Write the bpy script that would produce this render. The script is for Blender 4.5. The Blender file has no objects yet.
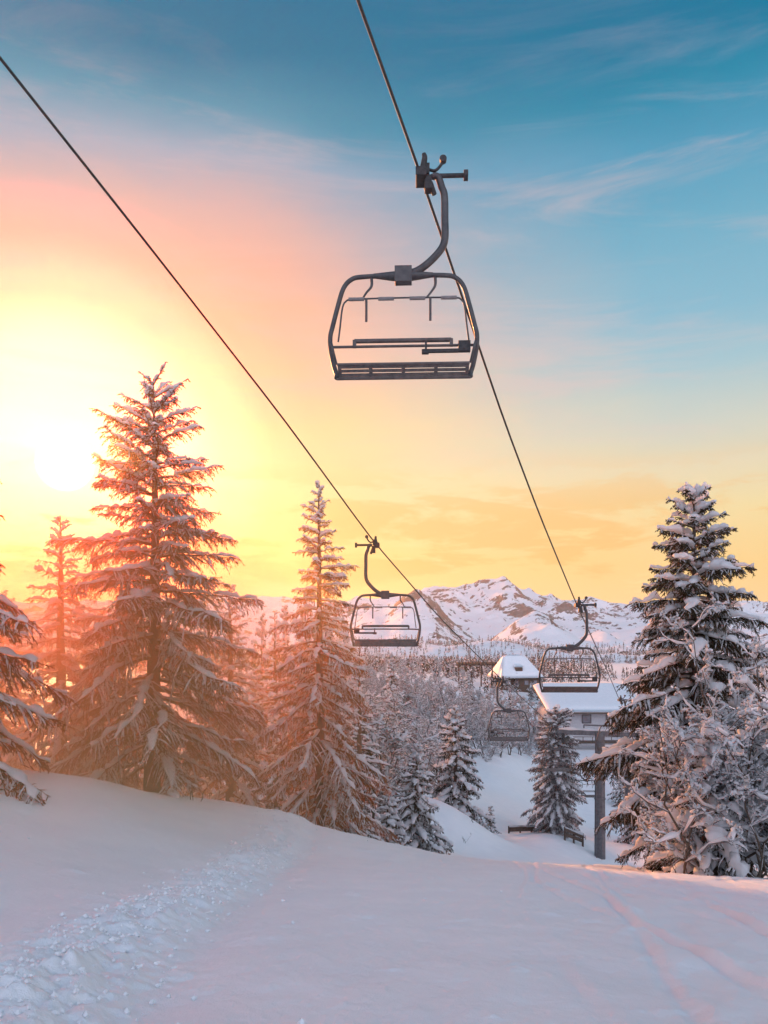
import bpy, math
import numpy as np
from mathutils import Vector

F, HOR = 800.0, 640.0            # focal length in pixels, row of the true horizon
def P(px, py, d):                # a point d metres ahead of the camera that is seen at px, py
    return np.array([(px - 384.0) / F * d, d, (HOR - py) / F * d])

sc = bpy.context.scene
COL = sc.collection
# ------------------------------------------------------------------ camera
cam_data = bpy.data.cameras.new('camera')
cam = bpy.data.objects.new('camera', cam_data); COL.objects.link(cam)
cam_data.sensor_fit = 'VERTICAL'; cam_data.sensor_height = 36.0
cam_data.lens = 36.0 * F / 1024.0
cam_data.shift_y = (HOR - 512.0) / 1024.0
cam_data.clip_start = 0.05; cam_data.clip_end = 20000
cam.location = (0, 0, 0); cam.rotation_euler = (math.radians(90), 0, 0)
sc.camera = cam
sc.view_settings.view_transform = 'Standard'; sc.view_settings.look = 'None'
sc.view_settings.gamma = 1.0; sc.view_settings.exposure = 0.6
sc.view_settings.use_curve_mapping = False
cy = sc.cycles
cy.use_denoising = True; cy.use_adaptive_sampling = True; cy.adaptive_threshold = 0.015
cy.max_bounces = 6; cy.diffuse_bounces = 3; cy.glossy_bounces = 2; cy.transmission_bounces = 3
cy.volume_bounces = 3; cy.transparent_max_bounces = 4
cy.sample_clamp_indirect = 6.0

# ------------------------------------------------------------------ sun and sky
SUN = Vector(((65 - 384) / F, 1.0, (HOR - 463) / F)).normalized()
SUN_EL = math.asin(SUN.z); SUN_AZ = math.atan2(SUN.x, SUN.y)
sd = bpy.data.lights.new('sun', 'SUN'); sd.energy = 3.3; sd.angle = math.radians(3.0)
sd.color = (1.0, 0.47, 0.17)
so = bpy.data.objects.new('sun', sd); COL.objects.link(so)
so.rotation_euler = SUN.to_track_quat('Z', 'Y').to_euler(); so.location = SUN * 100

def lin(c):
    return tuple(((v / 12.92) if v <= 0.04045 else ((v + 0.055) / 1.055) ** 2.4) for v in [x / 255.0 for x in c])

class NT:                         # a small wrapper that makes node trees short to write
    def __init__(s, tree): s.t = tree; s.n = tree.nodes; s.l = tree.links
    def new(s, typ, **kw):
        n = s.n.new(typ)
        for k, v in kw.items(): setattr(n, k, v)
        return n
    def put(s, sock, v):
        if isinstance(v, bpy.types.NodeSocket): s.l.new(v, sock)
        elif isinstance(v, (tuple, list)) and len(v) == 3 and sock.type == 'RGBA': sock.default_value = (*v, 1)
        else: sock.default_value = v
    def math(s, op, a, b=None, c=None, clamp=False):
        n = s.new('ShaderNodeMath', operation=op, use_clamp=clamp)
        for i, v in enumerate((a, b, c)):
            if v is not None: s.put(n.inputs[i], v)
        return n.outputs[0]
    def ramp(s, fac, stops, interp='LINEAR'):
        n = s.new('ShaderNodeValToRGB'); cr = n.color_ramp; cr.interpolation = interp
        while len(cr.elements) < len(stops): cr.elements.new(0.5)
        for e, (p, c) in zip(cr.elements, stops):
            e.position = p; e.color = (*c, 1) if isinstance(c, tuple) else (c, c, c, 1)
        s.put(n.inputs[0], fac); return n.outputs[0]
    def mix(s, fac, a, b, blend='MIX'):
        n = s.new('ShaderNodeMix', data_type='RGBA', blend_type=blend)
        s.put(n.inputs[0], fac); s.put(n.inputs[6], a); s.put(n.inputs[7], b); return n.outputs[2]
    def noise(s, vec, scale, detail=3, rough=0.5, dist=0.0):
        n = s.new('ShaderNodeTexNoise'); s.put(n.inputs['Vector'], vec)
        n.inputs['Scale'].default_value = scale; n.inputs['Detail'].default_value = detail
        n.inputs['Roughness'].default_value = rough; n.inputs['Distortion'].default_value = dist
        return n.outputs[0]
    def mapping(s, vec, scale=(1, 1, 1), loc=(0, 0, 0), rot=(0, 0, 0)):
        n = s.new('ShaderNodeMapping'); s.put(n.inputs[0], vec)
        n.inputs[1].default_value = loc; n.inputs[2].default_value = rot; n.inputs[3].default_value = scale
        return n.outputs[0]
    def maprange(s, v, a, b, c=0.0, d=1.0, interp='SMOOTHSTEP'):
        n = s.new('ShaderNodeMapRange', interpolation_type=interp)
        for i, x in enumerate((v, a, b, c, d)): s.put(n.inputs[i], x)
        return n.outputs[0]

world = bpy.data.worlds.new('World'); sc.world = world; world.use_nodes = True
w = NT(world.node_tree); w.n.clear()
tc = w.new('ShaderNodeTexCoord').outputs['Generated']
sep = w.new('ShaderNodeSeparateXYZ'); w.put(sep.inputs[0], tc)
zz = w.math('MAXIMUM', sep.outputs[2], 0.0)
dot = w.new('ShaderNodeVectorMath', operation='DOT_PRODUCT'); w.put(dot.inputs[0], tc); dot.inputs[1].default_value = SUN
ang = w.math('MULTIPLY', w.math('ARCCOSINE', w.math('MINIMUM', dot.outputs['Value'], 1.0)), 180 / math.pi)
warp = w.math('MULTIPLY', w.math('SUBTRACT', w.noise(w.mapping(tc, (2.0, 2.0, 6.0)), 1.6, 4, 0.55), 0.5), 0.05)
ze = w.math('ADD', zz, warp)
base = w.ramp(ze, [(0.0, lin((250, 204, 126))), (0.093, lin((249, 211, 136))), (0.15, lin((242, 221, 164))), (0.20, lin((230, 219, 184))),
                   (0.248, lin((204, 211, 200))), (0.31, lin((163, 199, 210))), (0.367, lin((133, 187, 209))), (0.447, lin((106, 173, 200))), (0.495, lin((80, 158, 191))),
                   (0.539, lin((30, 138, 172))), (0.575, lin((0, 122, 160))), (0.64, lin((0, 112, 152))), (1.0, lin((4, 80, 120)))])
glow = w.ramp(ze, [(0.0, lin((255, 205, 110))), (0.10, lin((255, 222, 132))), (0.20, lin((255, 232, 164))), (0.26, lin((255, 219, 156))),
                   (0.31, lin((254, 204, 152))), (0.36, lin((253, 190, 150))), (0.415, lin((246, 182, 158))), (0.455, lin((226, 180, 172))), (0.50, lin((170, 176, 192))), (0.54, lin((90, 156, 182))), (0.59, lin((4, 120, 156)))])
gf = w.ramp(w.math('DIVIDE', w.math('ADD', ang, w.math('MULTIPLY', warp, 170)), 60.0),
            [(0.0, 1.0), (0.2, 1.0), (0.30, 0.88), (0.42, 0.50), (0.53, 0.16), (0.66, 0.0)])
skyc = w.mix(gf, base, glow)
core = w.ramp(w.math('DIVIDE', ang, 20.0), [(0.0, 0.55), (0.2, 0.36), (0.42, 0.16), (0.7, 0.04), (1.0, 0.0)], 'EASE')
skyc = w.mix(core, skyc, lin((255, 248, 196)))
skyc = w.mix(w.maprange(ang, 1.9, 1.0), skyc, (6.0, 5.0, 3.6))
# round the sun the glow is far brighter in red than the film can hold
boost = w.ramp(w.math('DIVIDE', ang, 60.0), [(0.0, 1.0), (0.12, 0.85), (0.18, 0.30), (0.235, 0.04), (0.28, 0.0)], 'EASE')
skyc = w.mix(boost, skyc, w.mix(1.0, skyc, (26.0, 2.5, 2.3), "MULTIPLY"))
# thin cirrus high up and warm banks of cloud above the mountains
cir = w.maprange(w.noise(w.mapping(tc, (1.2, 1.2, 9.0), (3.1, 0.4, 0), (0.15, 0.25, 0)), 2.2, 6, 0.62, 0.6), 0.44, 0.72)
cir = w.math('MULTIPLY', cir, w.maprange(zz, 0.16, 0.30))
skyc = w.mix(w.math('MULTIPLY', w.math('MULTIPLY', cir, w.maprange(zz, 0.66, 0.50)), 0.34), skyc, lin((240, 196, 190)))
bank = w.maprange(w.noise(w.mapping(tc, (1.6, 1.6, 7.0), (0.3, 2.2, 0.1)), 3.6, 7, 0.6, 0.35), 0.46, 0.57)
bank = w.math('MULTIPLY', bank, w.math('MULTIPLY', w.maprange(zz, 0.05, 0.08), w.maprange(zz, 0.24, 0.14)))
skyc = w.mix(w.math('MULTIPLY', bank, 0.52), skyc, lin((243, 182, 96)))
edge = w.maprange(w.noise(w.mapping(tc, (1.6, 1.6, 7.0), (0.3, 2.2, 0.16)), 3.2, 7, 0.6, 0.35), 0.56, 0.66)
edge = w.math('MULTIPLY', edge, w.math('MULTIPLY', w.maprange(zz, 0.04, 0.07), w.maprange(zz, 0.20, 0.12)))
skyc = w.mix(w.math('MULTIPLY', edge, 0.6), skyc, lin((255, 230, 160)))
# unseen sky behind the camera, brightened bluish to fill the foreground snow
back = w.maprange(sep.outputs[1], 0.15, -0.6)
skyc = w.mix(back, skyc, (1.06, 1.14, 1.42))
sky = w.new('ShaderNodeTexSky', sky_type='NISHITA'); sky.sun_disc = False
sky.sun_elevation = SUN_EL; sky.sun_rotation = SUN_AZ; sky.altitude = 1500; sky.air_density = 1.2; sky.dust_density = 1.0
b1 = w.new('ShaderNodeBackground'); w.put(b1.inputs[0], skyc); b1.inputs[1].default_value = 1 / 1.516
b2 = w.new('ShaderNodeBackground'); w.put(b2.inputs[0], sky.outputs[0]); b2.inputs[1].default_value = 0.0006
ad = w.new('ShaderNodeAddShader'); w.l.new(b1.outputs[0], ad.inputs[0]); w.l.new(b2.outputs[0], ad.inputs[1])
wo = w.new('ShaderNodeOutputWorld'); w.l.new(ad.outputs[0], wo.inputs[0])
world.cycles.sampling_method = 'MANUAL'; world.cycles.sample_map_resolution = 512

# ------------------------------------------------------------------ mesh helpers
def link_mesh(name, V, Fq, mats, parent=None, midx=None, smooth=True):
    """V (n,3); Fq: list of int arrays, each (k,3) or (k,4). One mesh object."""
    V = np.asarray(V, dtype=np.float32)
    Fq = [np.asarray(f, dtype=np.int32) for f in Fq if len(f)]
    me = bpy.data.meshes.new(name)
    loops = np.concatenate([f.ravel() for f in Fq])
    tot = np.concatenate([np.full(len(f), f.shape[1], np.int32) for f in Fq])
    start = np.concatenate([[0], np.cumsum(tot)[:-1]]).astype(np.int32)
    me.vertices.add(len(V)); me.vertices.foreach_set('co', V.ravel())
    me.loops.add(len(loops)); me.loops.foreach_set('vertex_index', loops)
    me.polygons.add(len(tot)); me.polygons.foreach_set('loop_start', start); me.polygons.foreach_set('loop_total', tot)
    for m in mats: me.materials.append(m)
    if midx is not None: me.polygons.foreach_set('material_index', np.asarray(midx, np.int32))
    me.update(calc_edges=True)
    me.polygons.foreach_set('use_smooth', np.full(len(tot), smooth, bool) if isinstance(smooth, bool) else smooth)
    o = bpy.data.objects.new(name, me); COL.objects.link(o)
    if parent is not None: o.parent = parent
    return o

class MB:                         # collects pieces of one mesh
    def __init__(s): s.v = []; s.q = []; s.t = []; s.n = 0; s.qs = []; s.ts = []
    def add(s, V, Q=None, T=None, smooth=True):
        V = np.asarray(V, float).reshape(-1, 3)
        if Q is not None and len(Q): s.q.append(np.asarray(Q) + s.n); s.qs.append(np.full(len(Q), smooth))
        if T is not None and len(T): s.t.append(np.asarray(T) + s.n); s.ts.append(np.full(len(T), smooth))
        s.v.append(V); s.n += len(V)
    def box(s, c, size, rz=0.0, ax=None):
        hx, hy, hz = [a / 2 for a in size]
        b = 0.12 * min(hx, hy, hz)
        V = []
        for z, k in ((-hz, b), (-hz + b, 0), (hz - b, 0), (hz, b)):
            for x, y in ((-1, -1), (1, -1), (1, 1), (-1, 1)): V.append((x * (hx - k), y * (hy - k), z))
        V = np.array(V)
        if ax is not None: V = V @ np.asarray(ax)       # rows are the local axes
        ca, sa = math.cos(rz), math.sin(rz)
        V = np.stack([V[:, 0] * ca - V[:, 1] * sa, V[:, 0] * sa + V[:, 1] * ca, V[:, 2]], 1) + np.asarray(c)
        Q = [(3, 2, 1, 0), (12, 13, 14, 15)]
        for r in range(3):
            for i in range(4):
                j = (i + 1) % 4; Q.append((r * 4 + i, r * 4 + j, r * 4 + 4 + j, r * 4 + 4 + i))
        s.add(V, Q, smooth=False)
    def beam(s, a, b, wd, ht):
        a, b = np.asarray(a, float), np.asarray(b, float); d = b - a; L = np.linalg.norm(d); d /= L
        up = np.array([0, 0, 1.0]) if abs(d[2]) < 0.95 else np.array([1.0, 0, 0])
        sd_ = np.cross(d, up); sd_ /= np.linalg.norm(sd_); u = np.cross(sd_, d)
        s.box((a + b) / 2, (wd, L, ht), ax=np.array([sd_, d, u]))
    def pipe(s, pts, r, sides=10, sub=5, cap=True):
        p = np.asarray(pts, float)
        if sub > 1 and len(p) > 2: p = catmull(p, sub)
        n = len(p); r = np.interp(np.linspace(0, 1, n), np.linspace(0, 1, len(np.atleast_1d(r))), np.atleast_1d(r))
        T = np.gradient(p, axis=0); T /= np.linalg.norm(T, axis=1)[:, None] + 1e-9
        u = np.array([0, 0, 1.0]) if abs(T[0, 2]) < 0.8 else np.array([0, 1.0, 0])
        U = []
        for i in range(n):
            u = u - T[i] * np.dot(u, T[i]); u /= np.linalg.norm(u); U.append(u)
        U = np.array(U); W = np.cross(T, U)
        a = np.arange(sides) * 2 * math.pi / sides
        V = (p[:, None] + r[:, None, None] * (np.cos(a)[None, :, None] * U[:, None] + np.sin(a)[None, :, None] * W[:, None])).reshape(-1, 3)
        i = np.arange(n - 1)[:, None] * sides; j = np.arange(sides)[None]; k = (j + 1) % sides
        Q = np.stack([i + j, i + sides + j, i + sides + k, i + k], -1).reshape(-1, 4)
        s.add(V, Q)
        if cap:
            for row, fl in ((0, 1), (n - 1, -1)):
                ring = V[row * sides:(row + 1) * sides]; c = ring.mean(0)
                Tt = [(x, (x + 1) % sides, sides)[::fl] for x in range(sides)]
                s.add(np.vstack([ring, c]), None, Tt, smooth=False)
    def build(s, name, mat, parent=None, mats=None):
        fl = s.q + s.t
        Q = np.concatenate(s.q) if s.q else np.zeros((0, 4), int); T = np.concatenate(s.t) if s.t else np.zeros((0, 3), int)
        sm = np.concatenate(s.qs + s.ts)
        return link_mesh(name, np.concatenate(s.v), [Q, T], [mat], parent, None, sm)

def catmull(p, sub):
    p = np.asarray(p, float); q = np.vstack([2 * p[0] - p[1], p, 2 * p[-1] - p[-2]]); out = []
    for i in range(len(p) - 1):
        a, b, c, d = q[i:i + 4]
        for k in range(sub):
            t = k / sub
            out.append(0.5 * (2 * b + (c - a) * t + (2 * a - 5 * b + 4 * c - d) * t * t + (3 * b - a - 3 * c + d) * t ** 3))
    out.append(p[-1]); return np.array(out)

def polytubes(Pn, R, sides=3, wide=1.0, high=1.0, flatb=False):
    """Pn (n,m,3) polylines with radii R (n,m): returns V and quads of all the tubes."""
    n, m, _ = Pn.shape
    T = np.empty_like(Pn); T[:, 1:-1] = Pn[:, 2:] - Pn[:, :-2]; T[:, 0] = Pn[:, 1] - Pn[:, 0]; T[:, -1] = Pn[:, -1] - Pn[:, -2]
    T /= np.linalg.norm(T, axis=2, keepdims=True) + 1e-9
    ref = np.zeros_like(T); ref[..., 2] = 1; vert = (np.abs(T[..., 2]) > 0.93).any(axis=1); ref[vert] = (0.8, 0.6, 0)
    S = np.cross(T, ref); S /= np.linalg.norm(S, axis=2, keepdims=True) + 1e-9
    U = np.cross(S, T)
    a = (np.arange(sides) + 0.25) * 2 * math.pi / sides; ca, sa = np.cos(a) * wide, np.sin(a) * high
    if flatb: sa = np.where(sa < 0, sa * 0.45, sa)
    V = Pn[:, :, None] + R[:, :, None, None] * (ca[None, None, :, None] * S[:, :, None] + sa[None, None, :, None] * U[:, :, None])
    base_ = (np.arange(n) * m * sides)[:, None, None]; i = (np.arange(m - 1) * sides)[None, :, None]; j = np.arange(sides)[None, None]; k = (j + 1) % sides
    Q = np.stack(np.broadcast_arrays(base_ + i + j, base_ + i + sides + j, base_ + i + sides + k, base_ + i + k), -1).reshape(-1, 4)
    return V.reshape(-1, 3), Q

def vnoise(x, y, seed=0):          # smooth value noise, vectorised
    xi, yi = np.floor(x).astype(np.int64), np.floor(y).astype(np.int64); xf, yf = x - xi, y - yi
    def h(a, b):
        v = (a * 374761393 + b * 668265263 + seed * 1442695041) & 0xFFFFFFFF
        v = ((v ^ (v >> 13)) * 1274126177) & 0xFFFFFFFF
        return ((v ^ (v >> 16)) & 0xFFFF) / 65535.0
    u, v = xf * xf * (3 - 2 * xf), yf * yf * (3 - 2 * yf)
    return (h(xi, yi) * (1 - u) + h(xi + 1, yi) * u) * (1 - v) + (h(xi, yi + 1) * (1 - u) + h(xi + 1, yi + 1) * u) * v
def fbm(x, y, oct=4, seed=0, gain=0.5):
    s_, a = 0, 1; tot = 0
    for o in range(oct): s_ = s_ + a * (vnoise(x * 2 ** o + 17 * o, y * 2 ** o - 9 * o, seed + o) - 0.5); tot += a; a *= gain
    return s_ / tot
def ridged(x, y, oct=5, seed=0, gain=0.5):
    s_, a = 0, 1; tot = 0; wgt = 1
    for o in range(oct):
        r = 1 - np.abs(2 * vnoise(x * 2 ** o + 17 * o, y * 2 ** o - 9 * o, seed + o) - 1); r = r * r
        s_ = s_ + a * r * wgt; wgt = np.clip(r * 1.6, 0, 1); tot += a; a *= gain
    return s_ / tot
def sstep(x, a, b):
    t = np.clip((x - a) / (b - a), 0, 1); return t * t * (3 - 2 * t)

# ------------------------------------------------------------------ materials
def mat(name):
    m = bpy.data.materials.new(name); m.use_nodes = True; t = NT(m.node_tree); t.n.clear(); return m, t
def finish(t, shader, vol=None):
    o = t.new('ShaderNodeOutputMaterial')
    if shader is not None: t.l.new(shader, o.inputs[0])
    if vol is not None: t.l.new(vol, o.inputs[1])
def principled(t, col, rough=0.6, metal=0.0, bump=None, bstr=0.3, bdist=0.02, spec=0.5):
    p = t.new('ShaderNodeBsdfPrincipled'); t.put(p.inputs['Base Color'], col); t.put(p.inputs['Roughness'], rough)
    t.put(p.inputs['Metallic'], metal); t.put(p.inputs['Specular IOR Level'], spec)
    if bump is not None:
        b = t.new('ShaderNodeBump'); t.put(b.inputs['Height'], bump); b.inputs['Strength'].default_value = bstr; b.inputs['Distance'].default_value = bdist
        t.l.new(b.outputs[0], p.inputs['Normal'])
    return p.outputs[0]
def simple(name, c1, c2, scale=8, rough=0.6, metal=0.0, bstr=0.2, bdist=0.01, spec=0.4):
    m, t = mat(name); v = t.new('ShaderNodeTexCoord').outputs['Object']
    n = t.noise(v, scale, 5, 0.6)
    finish(t, principled(t, t.ramp(n, [(0.3, c1), (0.7, c2)]), rough, metal, n, bstr, bdist, spec)); return m

# snow on the ground: wind ripples, grains, faint grooming
m_snow, t = mat('ground_snow'); v = t.new('ShaderNodeTexCoord').outputs['Object']
n1 = t.noise(v, 1.3, 5, 0.55); n2 = t.noise(v, 22, 4, 0.7); n3 = t.noise(v, 160, 2, 0.6)
h = t.math('ADD', t.math('MULTIPLY', n1, 0.5), t.math('ADD', t.math('MULTIPLY', n2, 0.22), t.math('MULTIPLY', n3, 0.10)))
finish(t, principled(t, t.ramp(n1, [(0.3, (0.80, 0.81, 0.84)), (0.7, (0.86, 0.86, 0.88))]), 0.55, 0, h, 0.6, 0.09, 0.3))
# snow lying on branches: lets some light through
m_bsnow, t = mat('branch_snow'); v = t.new('ShaderNodeTexCoord').outputs['Object']
n = t.noise(v, 14, 4, 0.6)
tr = t.new('ShaderNodeBsdfTranslucent'); t.put(tr.inputs[0], (0.86, 0.84, 0.84))
mx = t.new('ShaderNodeMixShader'); mx.inputs[0].default_value = 0.5
t.l.new(principled(t, (0.84, 0.85, 0.88), 0.6, 0, n, 0.5, 0.03, 0.2), mx.inputs[1]); t.l.new(tr.outputs[0], mx.inputs[2]); finish(t, mx.outputs[0])
def foliage(name, c1, c2, trans=0.3):
    m, t = mat(name); v = t.new('ShaderNodeTexCoord').outputs['Object']
    c = t.ramp(t.noise(v, 2.5, 4, 0.7), [(0.3, c1), (0.7, c2)])
    d = t.new('ShaderNodeBsdfDiffuse'); t.put(d.inputs[0], c); r = t.new('ShaderNodeBsdfTranslucent'); t.put(r.inputs[0], c)
    mx = t.new('ShaderNodeMixShader'); mx.inputs[0].default_value = trans
    t.l.new(d.outputs[0], mx.inputs[1]); t.l.new(r.outputs[0], mx.inputs[2]); finish(t, mx.outputs[0]); return m
m_needle = foliage('spruce_needles', (0.050, 0.050, 0.034), (0.12, 0.085, 0.055))
m_glow_twig = foliage('sun_glow_twigs', (0.26, 0.11, 0.05), (0.44, 0.19, 0.075), 0.5)  # orange sun glow put into the twig colour of the left trees
m_frost = foliage('frosted_twigs', (0.085, 0.072, 0.07), (0.32, 0.30, 0.30), 0.2)
m_bark = simple('bark', (0.055, 0.04, 0.03), (0.14, 0.10, 0.075), 18, 0.85, bstr=0.8, bdist=0.03)
m_steel = simple('painted_steel', (0.055, 0.055, 0.06), (0.10, 0.098, 0.10), 9, 0.45, 0.35)
m_dark = simple('dark_rubber', (0.02, 0.02, 0.022), (0.05, 0.048, 0.05), 20, 0.6)
m_pad = simple('grey_pad', (0.16, 0.15, 0.15), (0.24, 0.23, 0.23), 20, 0.7)
m_slat = simple('seat_slats', (0.07, 0.062, 0.06), (0.14, 0.12, 0.115), 12, 0.5)
m_rope = simple('steel_rope', (0.03, 0.03, 0.032), (0.07, 0.07, 0.07), 60, 0.5, 0.4)
m_zinc = simple('weathered_zinc', (0.10, 0.10, 0.11), (0.18, 0.18, 0.19), 5, 0.5, 0.5)
m_wood = simple('weathered_wood', (0.05, 0.035, 0.028), (0.12, 0.085, 0.065), 6, 0.8)
m_plaster = simple('pale_plaster', (0.50, 0.50, 0.53), (0.62, 0.62, 0.64), 3, 0.85)
m_glass = simple('window_glass', (0.10, 0.12, 0.15), (0.22, 0.24, 0.28), 1, 0.12, 0.0, bstr=0.0, spec=0.8)
m_frame = simple('window_frame', (0.07, 0.06, 0.06), (0.12, 0.10, 0.10), 5, 0.6)
# mountains: rock where it is steep, snow elsewhere
m_mount, t = mat('mountain_snow_rock'); v = t.new('ShaderNodeTexCoord').outputs['Object']
g = t.new('ShaderNodeNewGeometry'); sx = t.new('ShaderNodeSeparateXYZ'); t.put(sx.inputs[0], g.outputs['True Normal'])
rn = t.noise(v, 0.013, 8, 0.66); rn2 = t.noise(v, 0.11, 5, 0.7)
steep = t.math('ADD', sx.outputs[2], t.math('ADD', t.math('MULTIPLY', t.math('SUBTRACT', rn, 0.5), 1.5), t.math('MULTIPLY', t.math('SUBTRACT', rn2, 0.5), 0.45)))
rock = t.maprange(steep, 0.82, 0.73)
c = t.mix(rock, (0.84, 0.85, 0.88), t.ramp(rn2, [(0.3, (0.07, 0.06, 0.06)), (0.7, (0.20, 0.17, 0.16))]))
finish(t, principled(t, c, 0.7, 0, rn2, 0.6, 3.0, 0.15))

# ------------------------------------------------------------------ the ground
CTRL = [ # px, py, distance : points the snow surface passes through
 (384,1024,3.4),(0,1018,3.4),(768,1024,3.4),(-500,1000,3.4),(1300,1030,3.4),
 (384,930,6),(0,905,6.5),(768,934,6),(-500,860,6.5),(1300,940,6),
 (400,887,10),(150,872,10),(0,842,10),(-400,800,10),(650,892,10),(768,896,10),(1300,900,10),
 (400,864,15),(250,846,15),(150,812,15),(60,776,15),(-50,768,15),(-400,745,15),(560,868,15),(768,878,16),(1200,880,15),
 (0,772,17),(110,781,18),(170,797,19),(235,802,21),(290,832,24),(340,846,25),(420,850,23),(470,861,22),(530,867,22),(600,864,22),(680,874,20),(768,880,20),(1200,885,20),
 (420,812,66),(450,803,70),(360,795,66),(400,755,95),(450,775,95),(478,775,97),(500,775,97),(530,796,97),(350,748,95),(400,720,130),(450,738,130),(480,742,130),(500,745,130),(530,757,130),(560,768,130),(600,770,130),(700,775,130),(350,722,130),(200,705,130),(480,806,74),(505,815,74),(200,762,66),(200,735,95),(600,840,74),(650,845,75),(700,842,75),(600,812,105),(700,812,105),(400,690,180),(480,710,180),(560,722,180),(650,722,180),(384,888,37),(600,895,37),
 (0,800,26),(150,815,27),(-300,790,26),(300,860,31),(420,880,31),(530,895,32),(640,900,32),(768,905,32),(1200,905,32),
 (0,815,45),(200,830,45),(360,850,45),(400,850,44),(432,846,48),(470,856,50),(530,868,48),(600,880,48),(700,890,48),(900,890,48),
 (455,806,58),(485,845,62),(430,800,60),(360,800,60),(200,790,60),(0,780,60),(545,838,62),(570,840,63),(600,861,61),(640,858,62),(768,850,62),(1000,850,62),(515,846,58),
 (300,760,80),(100,750,80),(420,765,80),(478,790,85),(525,806,84),(560,820,84),(600,830,88),(628,846,92),(700,835,90),(900,830,90),
 (478,756,110),(500,752,112),(530,772,112),(420,730,112),(560,790,110),(650,800,110),(800,790,110),(200,720,110),
 (400,704,150),(460,722,150),(500,740,140),(540,745,150),(600,747,150),(700,750,150),(900,750,150),(200,690,150),(-200,690,150),
 (520,692,215),(450,690,200),(560,700,210),(620,700,210),(400,676,220),(250,670,220),(0,670,220),(750,705,220),(1000,710,220),(-300,670,220),
 (384,672,350),(600,680,350),(150,665,350),(800,680,350),(-300,660,350),(1100,680,350),
 (384,662,600),(600,664,600),(150,660,600),(800,665,600),(-300,655,600),(1100,665,600),
 (384,654,1100),(900,654,1100),(-200,654,1100),(384,648,3000),(900,648,3000),(-200,648,3000)]
_c = np.array([P(*c) for c in CTRL])
def _uv(x, y): return x / (y + 3.0), np.log(y + 3.0) * 0.9
_cu, _cv = _uv(_c[:, 0], _c[:, 1]); _cw = _c[:, 2] / (_c[:, 1] + 4.0)
_K = lambda r2: -np.sqrt(r2 + 0.004)
_A = _K((_cu[:, None] - _cu[None]) ** 2 + (_cv[:, None] - _cv[None]) ** 2)
_n = len(_c); _M = np.zeros((_n + 1, _n + 1)); _M[:_n, :_n] = _A + np.eye(_n) * 2e-3; _M[_n, :_n] = 1; _M[:_n, _n] = 1
_sol = np.linalg.solve(_M, np.append(_cw, 0))
def bank_line(y):                 # x of the ridge of pushed-up snow along the left of the track
    return np.interp(y, [0, 3.4, 6, 9, 12, 16, 20, 25, 30], [-1.5, -1.62, -1.85, -1.95, -2.05, -2.15, -2.3, -2.5, -2.6])
def ground(x, y, detail=True):
    x = np.asarray(x, float); y = np.asarray(y, float); shp = x.shape; x = x.ravel(); y = y.ravel()
    out = np.empty(len(x))
    for a in range(0, len(x), 20000):
        xx, yy = x[a:a + 20000], np.maximum(y[a:a + 20000], 2.4)
        u, v = _uv(xx, yy); u = np.clip(u, -1.6, 1.6)
        K = _K((u[:, None] - _cu[None]) ** 2 + (v[:, None] - _cv[None]) ** 2)
        out[a:a + 20000] = (K @ _sol[:_n] + _sol[_n]) * (yy + 4.0)
    out += np.maximum(2.4 - y, 0) * 0.2
    if detail:
        near = 1 - sstep(y, 26, 40)
        # soft drifts
        out += 0.10 * fbm(x * 0.35, y * 0.35, 3, 5) * sstep(y, 4, 12) + 0.35 * fbm(x * 0.09, y * 0.07, 3, 8) * sstep(y, 20, 50)
        bl = bank_line(y) + 0.12 * fbm(y * 0.8, y * 0.1, 2, 3)
        dx = x - bl
        lump = np.maximum(fbm(x * 5.5, y * 4.5, 5, 21, 0.6) + 0.2, 0) * 0.16 + np.maximum(fbm(x * 13, y * 11, 3, 23, 0.6), -0.1) * 0.05
        wb = np.exp(-(dx / (0.38 + 0.012 * y)) ** 2)
        out += near * (wb * (0.03 + lump) * (0.6 + 1.2 * np.clip(fbm(x * 0.9, y * 0.8, 2, 66) + 0.4, 0, 1))) * sstep(y, -5, 2)
        out += near * -0.07 * np.exp(-((dx - 0.55) / 0.3) ** 2)
        # churned crust spreading on the bank side
        wl = np.exp(-((dx + 0.35) / 0.45) ** 2); out += near * wl * 0.05 * np.maximum(fbm(x * 7, y * 6, 3, 77), -0.1)
        # the packed track: shallow wavy ruts
        trk = sstep(dx, 0.3, 1.0) * near
        out += trk * 0.035 * fbm(x * 1.8, y * 0.7, 4, 31)
        out += trk * 0.02 * fbm(x * 7, y * 5, 4, 41) + trk * 0.05 * fbm(x * 0.8 + y * 0.3, y * 0.35, 3, 43)
        out += near * 0.05 * np.maximum(fbm(x * 2.6, y * 2.2, 5, 91, 0.6) - 0.16, 0) * 3
        out += near * (0.022 * fbm(x * 3.2 + y * 1.1, y * 2.0, 5, 95, 0.68) + 0.010 * fbm(x * 14, y * 12, 3, 97, 0.6) * (1 - sstep(y, 9, 16)))
        # ski tracks that cross the right bank
        rb = sstep(x - 0.10 * y, 0.3, 1.2) * near
        for k in range(17):
            x0 = 0.35 + 0.31 * k + 0.1 * math.sin(k * 4.1); cx = x0 + 0.17 * y * (0.6 + 0.10 * (k % 3)) + 0.22 * np.sin(y * (0.35 + 0.04 * k) + k * 1.9)
            out += -0.022 * rb * np.exp(-((x - cx) / 0.04) ** 2) + 0.012 * rb * np.exp(-((x - cx - 0.09) / 0.05) ** 2)
        out += rb * 0.09 * fbm(x * 2.2 - y * 0.5, y * 1.0, 4, 51)
    return out.reshape(shp)
ys = np.concatenate([np.linspace(-60, 1.6, 26), np.geomspace(1.8, 40, 620), np.geomspace(40.5, 6000, 300)])
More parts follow.
